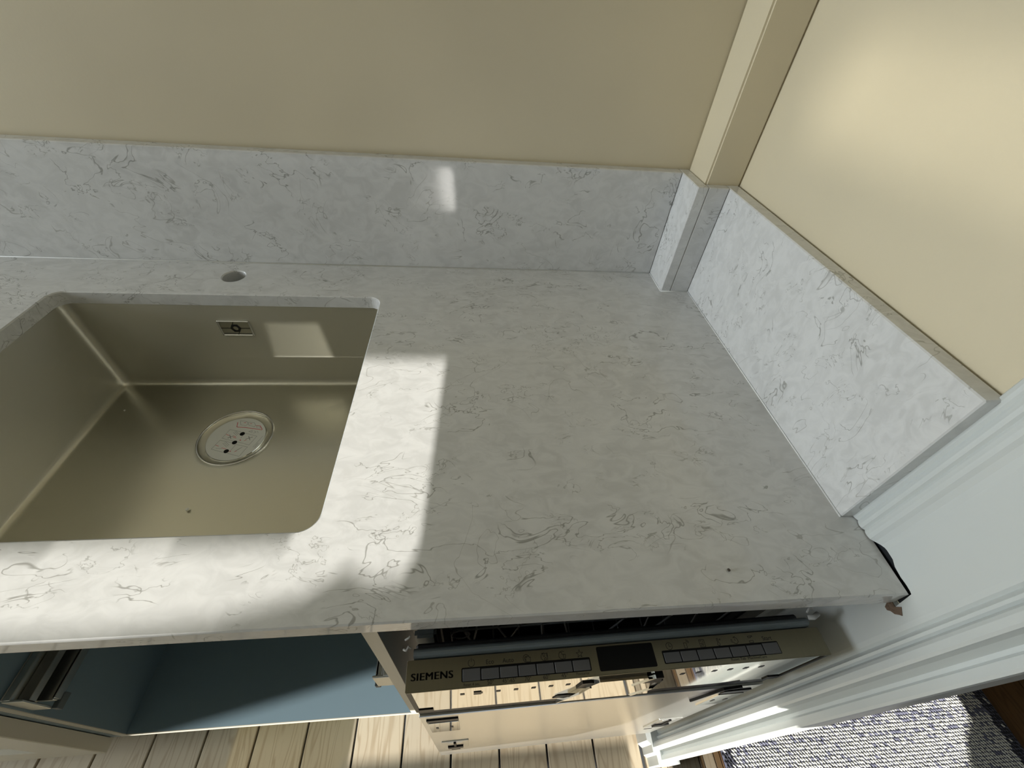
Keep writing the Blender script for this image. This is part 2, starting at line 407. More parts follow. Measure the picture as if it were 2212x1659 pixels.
# black strip painted as the shade in the gap behind the cut, and broken-out plaster under the worktop's corner
box('gap_shade', 0.0737, 0.0779, -0.6012, -0.5130, -0.0205, 0.0150, M['tub'], ca)
bm = bmesh.new()
pts = [(-0.5915, -0.0240), (-0.5940, -0.0275), (-0.5975, -0.0300), (-0.6000, -0.0345), (-0.6030, -0.0350), (-0.6050, -0.0315), (-0.6085, -0.0290), (-0.6105, -0.0250), (-0.6120, -0.0225), (-0.6080, -0.0195), (-0.6055, -0.0175), (-0.6035, -0.0236), (-0.5980, -0.0236)]
a = [bm.verts.new((0.0698 + random.uniform(-.0006, .0004), y, z)) for y, z in pts]
a2 = [bm.verts.new((0.0690 + random.uniform(-.0012, .0010), -0.6025 + (y + 0.6025) * .5, -0.0265 + (z + 0.0265) * .5)) for y, z in pts]
bk = [bm.verts.new((0.0735, y, z)) for y, z in pts]
n = len(pts)
for i in range(n):
    j = (i + 1) % n
    bm.faces.new((a[i], a[j], a2[j], a2[i])); bm.faces.new((a[i], bk[i], bk[j], a[j]))
bm.faces.new(a2)
mesh('broken_plaster', bm, M['bare'], ca)

# ------------------------------------------------------------------ worktop
SX0, SX1, SY0, SY1 = -1.0005, -0.5005, -0.5145, -0.1035
front = -0.600
outer = [(-1.90, front), (-0.2, front), (0.060, front), (0.0700, -0.5995), (0.0735, -0.52), (0.0735, -0.06), (0.0175, -0.06), (0.0175, 0.0195), (-1.90, 0.0195)]
bm = slab_bm(outer, [rrect(SX0, SX1, SY0, SY1, 0.020), circle(-0.755, -0.0463, 0.0178)], -0.0215, 0.0, 0.0016)
wt = mesh('worktop', bm, M['quartz'])
tag(wt, 'pale grey veined stone worktop with a sink cutout and a tap hole', 'worktop')

UH = 0.185
def upstand(x0, x1, y0, y1, label, bead):
    o = box('upstand', x0, x1, y0, y1, 0.0004, UH, M['quartz'], None, 0.0013, 1)
    tag(o, label, 'upstand', 'stone upstands around the worktop')
    bm = bmesh.new(); tube_bm(bm, bead, 0.0011, 8)
    s = mesh('sealant_bead', bm, M['sealant'], None, True); s.parent = o
    return o
upstand(-1.90, -0.0004, 0.0, 0.0194, 'long stone upstand along the back wall behind the sink', [(-1.89, -0.0003, 0.0004), (-0.001, -0.0003, 0.0004)])
upstand(0.0, 0.0180, -0.0655, 0.0194, 'narrow stone return on the left side of the boxed corner', [(-0.0003, -0.001, 0.0004), (-0.0003, -0.0655, 0.0004)])
upstand(0.0184, 0.0520, -0.0655, -0.0504, 'short stone piece across the front of the boxed corner', [(0.0, -0.0658, 0.0004), (0.0518, -0.0658, 0.0004)])
upstand(0.0524, 0.0730, -0.5190, -0.0504, 'stone upstand along the right wall ending at the white door casing', [(0.0521, -0.066, 0.0004), (0.0521, -0.519, 0.0004)])

# ------------------------------------------------------------------ sink
sk = thing('sink', (-0.7505, -0.309, -0.21), 'brushed steel undermount sink bowl set below the worktop cutout', 'sink')
ZR, ZB, RB = -0.0218, -0.200, 0.011
DX, DY, DR = -0.7560, -0.2340, 0.0590
def ring_pts(ins, r):
    x0, x1, y0, y1 = SX0 - .0008 + ins, SX1 + .0008 - ins, SY0 - .0008 + ins, SY1 + .0008 - ins
    out = []
    base = rrect(x0, x1, y0, y1, max(r, 0.0008), 8)
    for q in range(4):
        c = base[q * 9:(q + 1) * 9]; nx = base[((q + 1) * 9) % 36]
        out += c
        l = Vector(c[-1]); n = Vector(nx)
        for t in (0.004, 0.12, 0.31, 0.5, 0.69, 0.88, 0.996): out.append(tuple(l.lerp(n, t)))
    return out
def ang_resample(n, cx, cy, r, like):
    return [(cx + r * math.cos(math.atan2(y - cy, x - cx)), cy + r * math.sin(math.atan2(y - cy, x - cx))) for x, y in like]
CR = 0.015
rings = [(-0.025, ZR, 0.03), (0.0, ZR, CR), (0.0, ZR - .0015, CR), (0.0, -0.06, CR), (0.0, -0.13, CR), (0.0, ZB + RB + .0008, CR), (0.0, ZB + RB, CR)]
for k in range(1, 9):
    a = math.radians(90 * k / 8); rings.append((RB - RB * math.cos(a), ZB + RB - RB * math.sin(a), CR - (RB - RB * math.cos(a)) * 0.9))
rings.append((RB + .0008, ZB, CR - RB * .95)); 
bm = bmesh.new(); vr = []
for ins, z, r in rings: vr.append([bm.verts.new((x, y, z)) for x, y in ring_pts(ins, r)])
last = ring_pts(RB + .0008, CR - RB * .95)
circ = ang_resample(len(last), DX, DY, DR, last)
for t, dz in ((0.25, -0.0008), (0.5, -0.0018), (0.75, -0.0026), (0.97, -0.0032), (1.0, -0.0033)):
    vr.append([bm.verts.new((p[0] + (q[0] - p[0]) * t, p[1] + (q[1] - p[1]) * t, ZB + dz)) for p, q in zip(last, circ)])
for rr, dz in ((DR - .0012, -0.0039), (DR - .0022, -0.0054), (DR - .0030, -0.0058), (0.0470, -0.0066), (0.030, -0.0068)):
    cc = ang_resample(0, DX, DY, rr, last); vr.append([bm.verts.new((x, y, ZB + dz)) for x, y in cc])
for a, b in zip(vr, vr[1:]):
    n = len(a)
    for i in range(n): bm.faces.new((a[i], a[(i + 1) % n], b[(i + 1) % n], b[i]))
bm.faces.new(vr[-1])
bowl = mesh('bowl', bm, [M['sink'], M['sink_wall']], sk, True)
for p in bowl.data.polygons:
    if abs(p.normal.z) < 0.5: p.material_index = 1
# drain rim, basket and its printed sticker
def washer(name, r0, r1, z0, z1, m, parent, cx=DX, cy=DY, n=64, smooth=True):
    bm = bmesh.new(); tub = [(r1, z0), (r1, z1 - .0004), (r1 - .0006, z1), (r0 + .0006, z1), (r0, z1 - .0004), (r0, z0)]
    rr = [[bm.verts.new((cx + r * math.cos(2 * math.pi * k / n), cy + r * math.sin(2 * math.pi * k / n), z)) for k in range(n)] for r, z in tub]
    for a, b in zip(rr, rr[1:] + rr[:1]):
        for k in range(n): bm.faces.new((a[k], a[(k + 1) % n], b[(k + 1) % n], b[k]))
    return mesh(name, bm, m, parent, smooth)
washer('drain_rim', 0.0574, 0.0606, ZB - .0045, ZB - .0019, M['chrome'], sk)
CX, CY = -0.7545, -0.2375
bm = slab_bm(circle(CX, CY, 0.0468, 64), [], ZB - .0066, ZB - .0036, 0.0008)
dr = mesh('strainer', bm, M['chrome'], sk)
zs = ZB - .0036
bm = slab_bm(circle(CX, CY, 0.0458, 64), [], zs, zs + .0004)
mesh('sticker', bm, M['sticker'], dr).matrix_parent_inverse = Matrix()
red = [[(-11.2, 37.1), (-8.8, 26.6), (-6.0, 25.7), (7.7, 24.7), (36.5, 18.9), (37.3, 20.1), (31.1, 28.5)], [(23.1, 29.5), (31.1, 28.5)], [(0.0, 36.5), (2.5, 35.7), (3.1, 37.3)], [(11.4, 33.9), (13.7, 33.4), (14.2, 34.7)], [(7.0, -4.3), (9.6, -5.1), (8.2, -2.8)], [(-0.8, -28.2), (1.8, -29.0), (0.9, -26.8)], [(-20.3, 9.6), (-14.2, 6.3)], [(-6.4, 3.0), (-0.3, 0.9)], [(-6.2, 5.4), (-1.8, 3.3)], [(-28.2, -14.5), (-22.6, -16.9)], [(-15.8, -20.8), (-7.9, -23.2)], [(15.7, -5.6), (18.7, -4.1)], [(8.6, -29.6), (11.1, -27.7)]]
grey = [[(-8.0, 40.9), (2.9, 39.5), (6.5, 37.3), (7.7, 31.4), (6.0, 29.3), (-3.8, 31.1), (-8.0, 40.9)], [(8.0, 37.3), (17.6, 36.3), (21.9, 31.2), (22.1, 26.2), (11.1, 29.7), (8.3, 33.9), (8.0, 37.3)], [(24.9, 27.8), (30.7, 26.9), (33.4, 22.7), (27.0, 23.6), (24.9, 27.8)], [(-18.0, 20.5), (2.8, 14.9)], [(-18.0, 20.5), (-24.1, 0.6)], [(-24.1, 0.6), (-3.1, -5.7)], [(-25.6, -3.7), (-4.5, -9.6)], [(-25.6, -3.7), (-32.1, -23.1)], [(-32.1, -23.1), (-10.3, -30.3)], [(10.7, 11.6), (33.6, 4.3), (27.1, -15.2), (6.1, -8.2)], [(10.7, 11.6), (7.6, 0.4)], [(4.6, -13.6), (26.0, -19.4), (19.5, -39.4), (-1.6, -32.7)], [(4.6, -13.6), (1.4, -25.7)], [(-9.9, 13.5), (-1.1, 6.1)], [(-8.1, 15.1), (0.7, 7.7)], [(-6.9, 16.7), (1.9, 9.3)], [(-18.0, -10.8), (-8.6, -18.7)], [(-16.3, -9.3), (-6.8, -17.2)], [(-14.6, -7.8), (-6.0, -14.9)], [(15.8, 15.5), (22.2, 13.0), (21.0, 17.9), (15.8, 15.5)], [(23.8, 17.0), (29.2, 13.7), (25.2, 11.3)], [(30.8, 16.1), (32.8, 12.0)], [(43.4, 3.8), (35.5, -19.9)], [(41.2, -10.8), (38.5, -20.7)], [(9.1, -28.4), (17.5, -19.9)], [(11.0, -25.9), (16.6, -20.7)], [(-25.4, -21.4), (-15.2, -22.3)]]
dark = [[(-13.7, 7.9), (-8.5, -0.9)], [(-14.4, 0.8), (-6.3, 5.8)], [(19.5, 4.6), (24.7, -4.2)], [(16.8, -2.1), (27.1, 2.5)]]
mm = lambda pl: [(CX + a * .00100, CY + b * .00100) for a, b in pl]
def printed(name, lines, wd, m):
    bm = bmesh.new()
    for pl in lines: ribbon_bm(bm, mm([(a * .97, b * .97) for a, b in pl]), wd, zs + .0004)
    o = mesh(name, bm, m, dr); o.matrix_parent_inverse = Matrix(); tag(o, kind='stuff'); return o
printed('red_print', red[:1], 0.0011, M['red_ink']); printed('red_print', red[1:], 0.0008, M['red_ink'])
printed('grey_print', grey, 0.0005, M['grey_ink']); printed('black_print', dark, 0.0006, M['print'])
for a, b in ((6.7, 10.0), (0.9, -9.3), (-5.5, -28.1)):
    o = mesh('strainer_hole', slab_bm(circle(CX + a * .00097, CY + b * .00097, 0.0040, 24), [], zs + .0003, zs + .0006), M['black'], dr); o.matrix_parent_inverse = Matrix()
# overflow plate in the back wall of the bowl
yw = SY1 + .0008
ox0, ox1, oz0, oz1 = -0.7810, -0.7285, -0.0835, -0.0515
pl = lambda u, v, t: (u, yw - t, v)
ov = mesh('overflow_plate', slab_bm(rrect(ox0, ox1, oz0, oz1, .002, 4), [rrect(ox0 + .0028, ox1 - .0028, oz0 + .0028, oz1 - .0028, .001, 4)], 0.0, 0.0032, 0.001, pl), M['chrome'], sk)
def sub(o): o.parent = ov; o.matrix_parent_inverse = Matrix(); return o
sub(mesh('inset', slab_bm(rrect(ox0 + .003, ox1 - .003, oz0 + .003, oz1 - .003, .001, 4), [], 0.0002, 0.0012, 0, pl), M['sink']))
ocx, ocz = (ox0 + ox1) / 2, (oz0 + oz1) / 2
hexa = [(ocx + .0088 * math.cos(math.radians(60 * k)), ocz + .0088 * math.sin(math.radians(60 * k))) for k in range(6)]
sub(mesh('emblem_ring', slab_bm(hexa, [circle(ocx, ocz, .0042, 24)], 0.0012, 0.0019, 0, pl), M['print']))
for pts in ([(ox0 + .003, ocz), (ocx - .0085, ocz)], [(ocx + .0085, ocz), (ox1 - .003, ocz)], [(ocx, oz1 - .003), (ocx - .003, ocz + .0080)], [(ocx, oz0 + .003), (ocx + .003, ocz - .0080)], [(ox0 + .004, oz0 + .0045), (ox1 - .004, oz0 + .0045)]):
    bm = bmesh.new(); ribbon_bm(bm, pts, 0.0010, 0.0012, False, pl, 0.0004); sub(mesh('emblem_line', bm, M['print']))

# ------------------------------------------------------------------ sink cabinet (open, no door fitted)
CY0 = -0.562
cb = thing('sink_cabinet', (-0.76, -0.29, -H), 'open grey blue sink cabinet with cream edges, no door fitted', 'cabinet')
CXL, CXR, CZB, CZT = -1.058, -0.4600, -0.757, -0.0225
def side(name, x0, x1):
    p = box(name, x0, x1, CY0 + .0012, -0.02, CZB, CZT, M['carcass'], cb)
    e = box('front_edging', x0, x1, CY0, CY0 + .0011, CZB, CZT, M['carcass_edge']); e.parent = p; e.matrix_parent_inverse = Matrix()
    return p
lp = side('left_panel', CXL, CXL + .017)
rp = side('right_panel', CXR - .018, CXR)
bp = box('bottom_panel', CXL + .0171, CXR - .0181, CY0 + .0012, -0.02, CZB, CZB + .017, M['carcass'], cb)
e = box('front_edging', CXL + .0171, CXR - .0181, CY0, CY0 + .0011, CZB, CZB + .017, M['carcass_edge']); e.parent = bp; e.matrix_parent_inverse = Matrix()
box('back_panel', CXL + .0171, CXR - .0181, -0.04, -0.032, CZB + .018, CZT, M['carcass'], cb)
box('plinth', CXL + .01, CXR - .01, -0.49, -0.475, -H, CZB - .0005, M['carcass'], cb)
def runner(xw, s):
    """drawer runner on a side wall; s = +1 opens to +x"""
    r = bpy.data.objects.new('drawer_runner', None); COL.objects.link(r); r.parent = cb; r.location = (0, 0, 0)
    r.matrix_parent_inverse = Matrix.Translation(-Vector(cb.location))
    def b(name, a0, a1, y0, y1, z0, z1, bev=0.0008):
        x0, x1 = sorted((xw + s * a0, xw + s * a1))
        o = box(name, x0, x1, y0, y1, z0, z1, M['zinc'], None, bev, 1); o.parent = r; o.matrix_parent_inverse = Matrix(); return o
    b('mounting_plate', 0.0002, 0.0022, -0.556, -0.09, -0.478, -0.412)
    b('upper_rail', 0.0022, 0.0130, -0.556, -0.09, -0.420, -0.4125)
    b('middle_rail', 0.0022, 0.0200, -0.552, -0.10, -0.452, -0.438)
    b('slide_rail', 0.0022, 0.0340, -0.548, -0.12, -0.474, -0.464)
    b('lip', 0.0300, 0.0345, -0.546, -0.13, -0.480, -0.464)
    b('end_stop', 0.0022, 0.0300, -0.5580, -0.5545, -0.476, -0.414)
    o = b('release_catch', 0.0270, 0.0360, -0.5570, -0.5350, -0.492, -0.478); o.data.materials[0] = M['rubber']
    for z in (-0.430, -0.458):
        bm = bmesh.new()
        bmesh.ops.create_cone(bm, cap_ends=True, segments=16, radius1=.0035, radius2=.0028, depth=.002, matrix=Matrix.Translation((xw + s * .0032, -0.50, z)) @ Matrix.Rotation(s * math.pi / 2, 4, 'Y'))
        o = mesh('screw', bm, M['chrome']); o.parent = r; o.matrix_parent_inverse = Matrix()
    return r
runner(CXL + .017, 1); runner(CXR - .018, -1)

# neighbouring base cabinet with framed door, far left
nb = thing('base_cabinet', (-1.38, -0.29, -H), 'cream base cabinet with a framed door, left of the open sink cabinet', 'cabinet')
box('carcass', -1.66, CXL - .0012, CY0, -0.02, CZB, CZT, M['carcass'], nb)
dx0, dx1, dz0, dz1, dy0, dy1 = -1.655, CXL - .0165, CZB - .003, -0.035, -0.5865, CY0 - .0012
dd = mesh('door', slab_bm([(dx0, dz0), (dx1, dz0), (dx1, dz1), (dx0, dz1)], [[(dx0 + .075, dz0 + .075), (dx1 - .075, dz0 + .075), (dx1 - .075, dz1 - .075), (dx0 + .075, dz1 - .075)]], -dy1, -dy0, 0.0012, lambda u, v, t: (u, -t, v)), M['cream'], nb)
o = box('door_panel', dx0 + .0749, dx1 - .0749, dy0 + .009, dy1, dz0 + .0749, dz1 - .0749, M['cream']); o.parent = dd; o.matrix_parent_inverse = Matrix()
box('plinth', -1.65, CXL - .01, -0.49, -0.475, -H, CZB - .0005, M['carcass'], nb)

# ------------------------------------------------------------------ dishwasher
PX, PY = -0.4130, -0.6335
dw = thing('dishwasher', (PX, PY, -H), 'slim steel dishwasher with its door ajar under the worktop', 'dishwasher')
DWW, ZP = 0.4480, -0.0970
X0, X1 = PX, PX + DWW
# tub behind the door
by0 = -0.566
for nm, b in (('tub_side', (X0 - .004, X0 + .030, by0, -0.06, -0.80, -0.060)), ('tub_side', (X1 - .028, X1 + .004, by0, -0.06, -0.80, -0.060)),
              ('tub_top', (X0 + .0302, X1 - .0282, by0 + .004, -0.06, -0.075, -0.060)), ('tub_floor', (X0 + .0302, X1 - .0282, by0 + .004, -0.06, -0.80, -0.74)),
              ('tub_back', (X0 + .0302, X1 - .0282, -0.085, -0.0602, -0.7395, -0.0755))):
    box(nm, *b, M['tub'], dw, 0.002, 1)
box('base', X0 + .01, X1 - .01, -0.50, -0.07, -H, -0.8002, M['black'], dw)
box('corner_block', X0 + .0005, X0 + .0245, by0 - .011, by0 - .0002, -0.235, -0.135, M['rubber'], dw, 0.003, 2)
# door
dzb = -0.752
box('door_inner', X0 + .006, X1 - .006, PY + .0275, PY + .0450, dzb + .01, -0.112, M['tub'], dw, 0.002, 1)
box('door_core', X0 + .0006, X1 - .0006, PY + .0042, PY + .0270, dzb + .002, ZP - .0032, M['rubber'], dw)
box('door_skin', X0, X1, PY, PY + .0041, dzb, -0.247, M['door_steel'], dw, 0.0008, 1)
box('door_side', X0 - .0006, X0 + .0005, PY + .0043, PY + .0270, dzb, ZP - .0032, M['door_steel'], dw)
box('door_side', X1 - .0005, X1 + .0006, PY + .0043, PY + .0270, dzb, ZP - .0032, M['door_steel'], dw)
box('seam_strip', X0 + .001, X1 - .001, PY + .0028, PY + .0041, -0.2468, -0.214, M['black'], dw)
fa = box('fascia', X0 + .0045, X1 - .0045, PY + .0012, PY + .0041, -0.2138, ZP - .0030, M['fascia_steel'], dw)
def dsub(o, p): o.parent = p; o.matrix_parent_inverse = dw_inv; return o
dw_inv = Matrix()
box('fascia_end', X0 + .0003, X0 + .0044, PY + .0004, PY + .0041, -0.2138, ZP - .0030, M['black'], dw)
box('fascia_end', X1 - .0044, X1 - .0003, PY + .0004, PY + .0041, -0.2138, ZP - .0030, M['black'], dw)
box('corner_clip', X0 + .0045, X0 + .0200, PY + .0002, PY + .0012, -0.2138, -0.1990, M['black'], dw)
box('corner_clip', X1 - .0200, X1 - .0045, PY + .0002, PY + .0012, -0.2138, -0.1990, M['black'], dw)
# control strip on top of the door
cp_ = box('control_panel', X0, X1, PY, PY + .0268, ZP - .0028, ZP, M['control_steel'], dw, 0.0007, 2)
def top(o): o.parent = cp_; o.matrix_parent_inverse = Matrix(); return o
BY0, BY1 = -0.6278, -0.6182
for bx0, n, pitch in ((-0.3588, 7, 0.01855), (-0.1503, 7, 0.01855)):
    top(mesh('button_recess', slab_bm(rrect(bx0 - .0006, bx0 + n * pitch + .0006, BY0 - .0008, BY1 + .0014, .0012, 4), [], ZP - .0002, ZP + .00015), M['black']))
    for k in range(n):
        wide = 0.0004 if (k == 0 and bx0 < -.3) or (k == n - 1 and bx0 > -.3) else 0.0
        top(box('button', bx0 + k * pitch + .0006, bx0 + (k + 1) * pitch - .0006, BY0 - wide, BY1 - .0006 + wide * 2, ZP + .0001, ZP + .0011, M['button'], None, 0.0003, 1))
top(mesh('display', slab_bm(rrect(-0.2200, -0.1592, -0.6300, -0.6085, .0016, 5), [], ZP - .0002, ZP + .00025), M['black']))
TZ = ZP + .0001
def lab(body, x, y, size, width=None, bold=0.0, name='lettering'):
    o = text(name, body, x, y, TZ, size, M['print'], None, bold, width); top(o); return o
lab('SIEMENS', -0.3880, -0.6215, 0.0088, 0.0403, 0.00042)
bc = [-0.3588 + (k + .5) * 0.01855 for k in range(7)]; bd = [-0.1503 + (k + .5) * 0.01855 for k in range(7)]
IY = -0.6132
lab('Eco', bc[1], IY - .0004, 0.0056); lab('Auto', bc[2], IY - .0004, 0.0056)
lab('Reset 4 sec.', bc[0] + .0002, -0.6310, 0.0034, 0.0160)
for k, s in ((1, '50\u00b0'), (2, '45\u00b0-65\u00b0'), (3, '70\u00b0'), (4, '60\u00b0'), (5, '45\u00b0')): lab(s, bc[k], -0.6306, 0.0050 if k != 2 else 0.0046)
lab('Favourite', bc[6], -0.6303, 0.0034, 0.0130)
lab('Start', bd[6], IY - .0004, 0.0056)
lab('Reset Tab  MachineCare', bd[4] + .008, -0.6300, 0.0034, 0.0400)
def icon(lines, x, y=IY, wd=0.00042, name='icon'):
    bm = bmesh.new()
    for pts, cl in lines: ribbon_bm(bm, [(x + a * .001, y + b * .001) for a, b in pts], wd, TZ, cl)
    o = mesh(name, bm, M['print']); tag(o, kind='stuff'); return top(o)
arc = lambda r, a0, a1, n=18, cx=0, cy=0: [(cx + r * math.cos(math.radians(a0 + (a1 - a0) * k / n)), cy + r * math.sin(math.radians(a0 + (a1 - a0) * k / n))) for k in range(n + 1)]
icon([(arc(3.2, 120, 420), False), ([(0, 1.2), (0, 4.0)], False)], bc[0])
icon([(arc(3.2, 20, 290), False), (arc(1.7, 60, 270), False), ([(-.6, -3.2), (-.6, .8), (.6, .8), (1.0, 1.7), (2.6, 1.7), (3.0, .8), (4.2, .8), (4.2, -3.2)], True)], bc[3])
icon([(arc(3.3, 100, 280), False), ([(-2.4, 3.2), (-1.0, 2.6), (0, 3.4), (1.2, 2.6), (2.2, 3.0)], False), ([(-1.2, 2.2), (-.8, .4), (.6, .2), (.9, 2.0)], False), (arc(1.1, 0, 360, 14, 1.3, -2.0), True), ([(3.4, 3.2), (3.4, -3.2)], False), ([(2.9, 3.2), (3.0, 0)], False)], bc[4])
icon([(arc(3.3, 100, 290), False), ([(-2.0, 3.2), (0, 2.7), (0, 1.0), (1.8, .4)], False), ([(.2, 3.8), (2.4, 3.0)], False), ([(1.2, 0.6), (3.6, 0.6), (3.2, -3.0), (1.7, -3.0)], True)], bc[5])
star = []
for k in range(10):
    r = 3.6 if k % 2 == 0 else 1.5; a = math.radians(90 + 36 * k); star.append((r * math.cos(a), r * math.sin(a)))
icon([(star, True)], bc[6])
icon([(arc(3.3, 0, 360, 24), True), ([(0, 2.2), (0, -.4), (1.7, -.4)], False)], bd[0])
icon([([(-2.0, -3.0), (-2.0, 1.8), (1.0, 1.8), (1.0, -3.0)], True), (arc(1.6, 0, 90, 8, 1.2, 1.6), False), (arc(2.8, 0, 90, 8, 1.2, 1.6), False)], bd[1])
icon([([(-2.8, -3.2), (-2.8, 3.4), (2.8, 3.4), (2.8, -3.2)], True), ([(-1.8, 2.2), (-.2, 2.2)], False), ([(.6, 1.4), (1.8, 2.2)], False), ([(-2, 0), (2, .2)], False), ([(-1.6, -2.0), (-.4, -.8), (.4, -2.0), (1.6, -1.0)], False)], bd[2])
icon([([(-1.2, 3.2), (-1.2, -.6), (-1.9, -2.0), (-1.2, -3.2), (.2, -3.4), (1.0, -2.4), (.6, -.8), (0, -.4), (0, 3.2)], True), ([(1.4, 2.2), (3.0, 2.2)], False), ([(2.2, 3.0), (2.2, 1.4)], False)], bd[3])
icon([(arc(3.0, -150, 120, 18, .6, 0), False), ([(.4, 1.8), (.4, 0)], False), ([(-.4, 3.4), (1.6, 3.4)], False), ([(-4.2, 1.2), (-2.6, 1.2)], False), ([(-4.4, 0), (-2.8, 0)], False), ([(-4.0, -1.2), (-2.4, -1.2)], False)], bd[4])
icon([([(-2.4, 3.0), (.6, 3.0), (.6, 1.4), (-2.4, 1.4)], True), ([(1.4, 3.4), (2.8, 2.2)], False), ([(1.4, 2.2), (2.8, 3.4)], False), ([(-2.4, -3.2), (-2.4, -1.4), (2.0, -1.4), (2.0, -3.2)], True)], bd[5])
# blue grey grip roll behind the control strip
bm = bmesh.new(); prf = []
for k in range(9):
    a = math.radians(180 * k / 8); prf.append((-0.6012 - .0045 * math.cos(a), -0.0990 + .0070 * math.sin(a)))
prf = [(-0.6057, -0.112)] + prf + [(-0.5967, -0.112)]
la = [bm.verts.new((X0 + .0060, y, z)) for y, z in prf]; lb = [bm.verts.new((X1 - .0100, y, z)) for y, z in prf]
for i in range(len(prf) - 1): bm.faces.new((la[i], la[i + 1], lb[i + 1], lb[i]))
bm.faces.new(la); bm.faces.new(lb); bm.faces.new((la[0], lb[0], lb[-1], la[-1]))
mesh('grip_roll', bm, M['tube'], dw, False)
for pts in ([(X0 - .004, -0.598, -0.092), (X0 - .001, -0.600, -0.089), (X0 + .001, -0.5965, -0.088), (X0 + .004, -0.5985, -0.088)], [(X0 - .004, -0.588, -0.098), (X0, -0.587, -0.095), (X0 + .002, -0.585, -0.094)],
            [(X1 - .009, -0.594, -0.090), (X1 - .006, -0.590, -0.087), (X1 - .003, -0.592, -0.086), (X1 - .0035, -0.585, -0.087), (X1 - .008, -0.583, -0.088)]):
    bm = bmesh.new(); tube_bm(bm, pts, 0.0011, 8); mesh('seal_end', bm, M['seal'], dw, True)
bm = bmesh.new(); tube_bm(bm, [(X1 - .009, -0.598, -0.092), (X1 - .004, -0.599, -0.090), (X1 + .003, -0.596, -0.089)], 0.0026, 10); mesh('seal_cap', bm, M['seal'], dw, True)
# slots and handle details on the fascia, in the door front plane
FY = PY + .0012
def fr(name, pts, t0, t1, m): return mesh(name, slab_bm(pts, [], t0, t1, 0, lambda u, v, t: (u, FY - t, v)), m, dw)
def fbox(name, x0, x1, z0, z1, t0, t1, m): return fr(name, [(x0, z0), (x1, z0), (x1, z1), (x0, z1)], t0, t1, m)
for k in range(7):
    fbox('slot', bc[k] - .0038 - .008, bc[k] + .0008 - .008, -0.137, -0.130, 0.0, 0.0003, M['black'])
    if 0 < k < 7: fbox('slot', bd[k] - .0038 + .004, bd[k] + .0008 + .004, -0.137, -0.130, 0.0, 0.0003, M['black'])
fbox('latch_slot', bc[0] + .0020, bc[0] + .0100, -0.139, -0.126, 0.0, 0.0006, M['black'])
# pressed handle plate in the middle
hx0, hx1 = -0.2490, -0.1330
fr('handle_plate', [(hx0 + .004, -0.2130), (hx1 - .004, -0.2130), (hx1 - .022, -0.142), (hx1 - .032, -0.118), (hx0 + .032, -0.118), (hx0 + .022, -0.142)], 0.0001, 0.0034, M['fascia_steel'])
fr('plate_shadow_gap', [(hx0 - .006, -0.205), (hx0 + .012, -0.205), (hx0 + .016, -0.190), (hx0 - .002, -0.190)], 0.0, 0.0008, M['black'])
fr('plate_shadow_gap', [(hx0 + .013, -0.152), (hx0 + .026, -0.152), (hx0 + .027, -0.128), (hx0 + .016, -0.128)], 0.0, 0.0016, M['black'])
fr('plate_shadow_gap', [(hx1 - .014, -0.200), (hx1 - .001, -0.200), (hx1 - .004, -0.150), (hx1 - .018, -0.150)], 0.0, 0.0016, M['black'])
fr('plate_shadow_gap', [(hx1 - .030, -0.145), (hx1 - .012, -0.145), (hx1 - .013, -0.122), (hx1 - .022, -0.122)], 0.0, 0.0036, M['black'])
for pts in ([(hx0 + .000, -0.213), (hx0 + .020, -0.170), (hx0 + .026, -0.140)], [(hx1 - .026, -0.213), (hx1 - .008, -0.180), (hx1 - .010, -0.152)], [(hx1 - .040, -0.150), (hx1 - .024, -0.120)]):
    bm = bmesh.new(); ribbon_bm(bm, pts, 0.0022, 0.0008, False, lambda u, v, t: (u, FY - t, v), 0.0036); mesh('plate_rib', bm, M['chrome'], dw)
# furniture-door fixings
DYF = PY
def fixing(sx):
    px = lambda x: x if sx > 0 else (X0 + X1) - x
    def q(name, x0, x1, z0, z1, t0, t1, m, r=0.0015):
        a, b = sorted((px(x0), px(x1)))
        return mesh(name, slab_bm(rrect(a, b, z0, z1, r, 3), [], t0, t1, 0.0003, lambda u, v, t: (u, DYF - t, v)), m, dw)
    q('mounting_plate', -0.4055, -0.3660, -0.372, -0.288, 0.0, 0.0022, M['fascia_steel'])
    q('plate_slot', -0.4060, -0.3665, -0.284, -0.268, 0.0, 0.0018, M['black'], 0.0008)
    for x in (-0.3955, -0.3760): q('plate_hole', x - .0018, x + .0018, -0.338, -0.326, 0.0021, 0.0026, M['black'], 0.0004)
    q('hook_plate', -0.4000, -0.3550, -0.612, -0.512, 0.0, 0.0016, M['rubber'] if False else M['zinc'])
    q('hook_window', -0.3905, -0.3650, -0.585, -0.525, 0.0015, 0.0020, M['door_steel'], 0.001)
    q('hook_bar', -0.3910, -0.3645, -0.590, -0.566, 0.0018, 0.0046, M['black'], 0.001)
    q('hook_bar', -0.3800, -0.3760, -0.566, -0.520, 0.0018, 0.0040, M['black'], 0.0008)
    q('vent_slot', -0.3880, -0.3710, -0.662, -0.655, 0.0, 0.0004, M['black'], 0.0008)
fixing(1); fixing(-1)
bm = bmesh.new(); ribbon_bm(bm, [(-0.040, -0.318), (-0.022, -0.245), (-0.002, -0.238)], 0.0030, 0.0, False, lambda u, v, t: (u, DYF - t, v), 0.0030); mesh('bent_strip', bm, M['black'], dw)
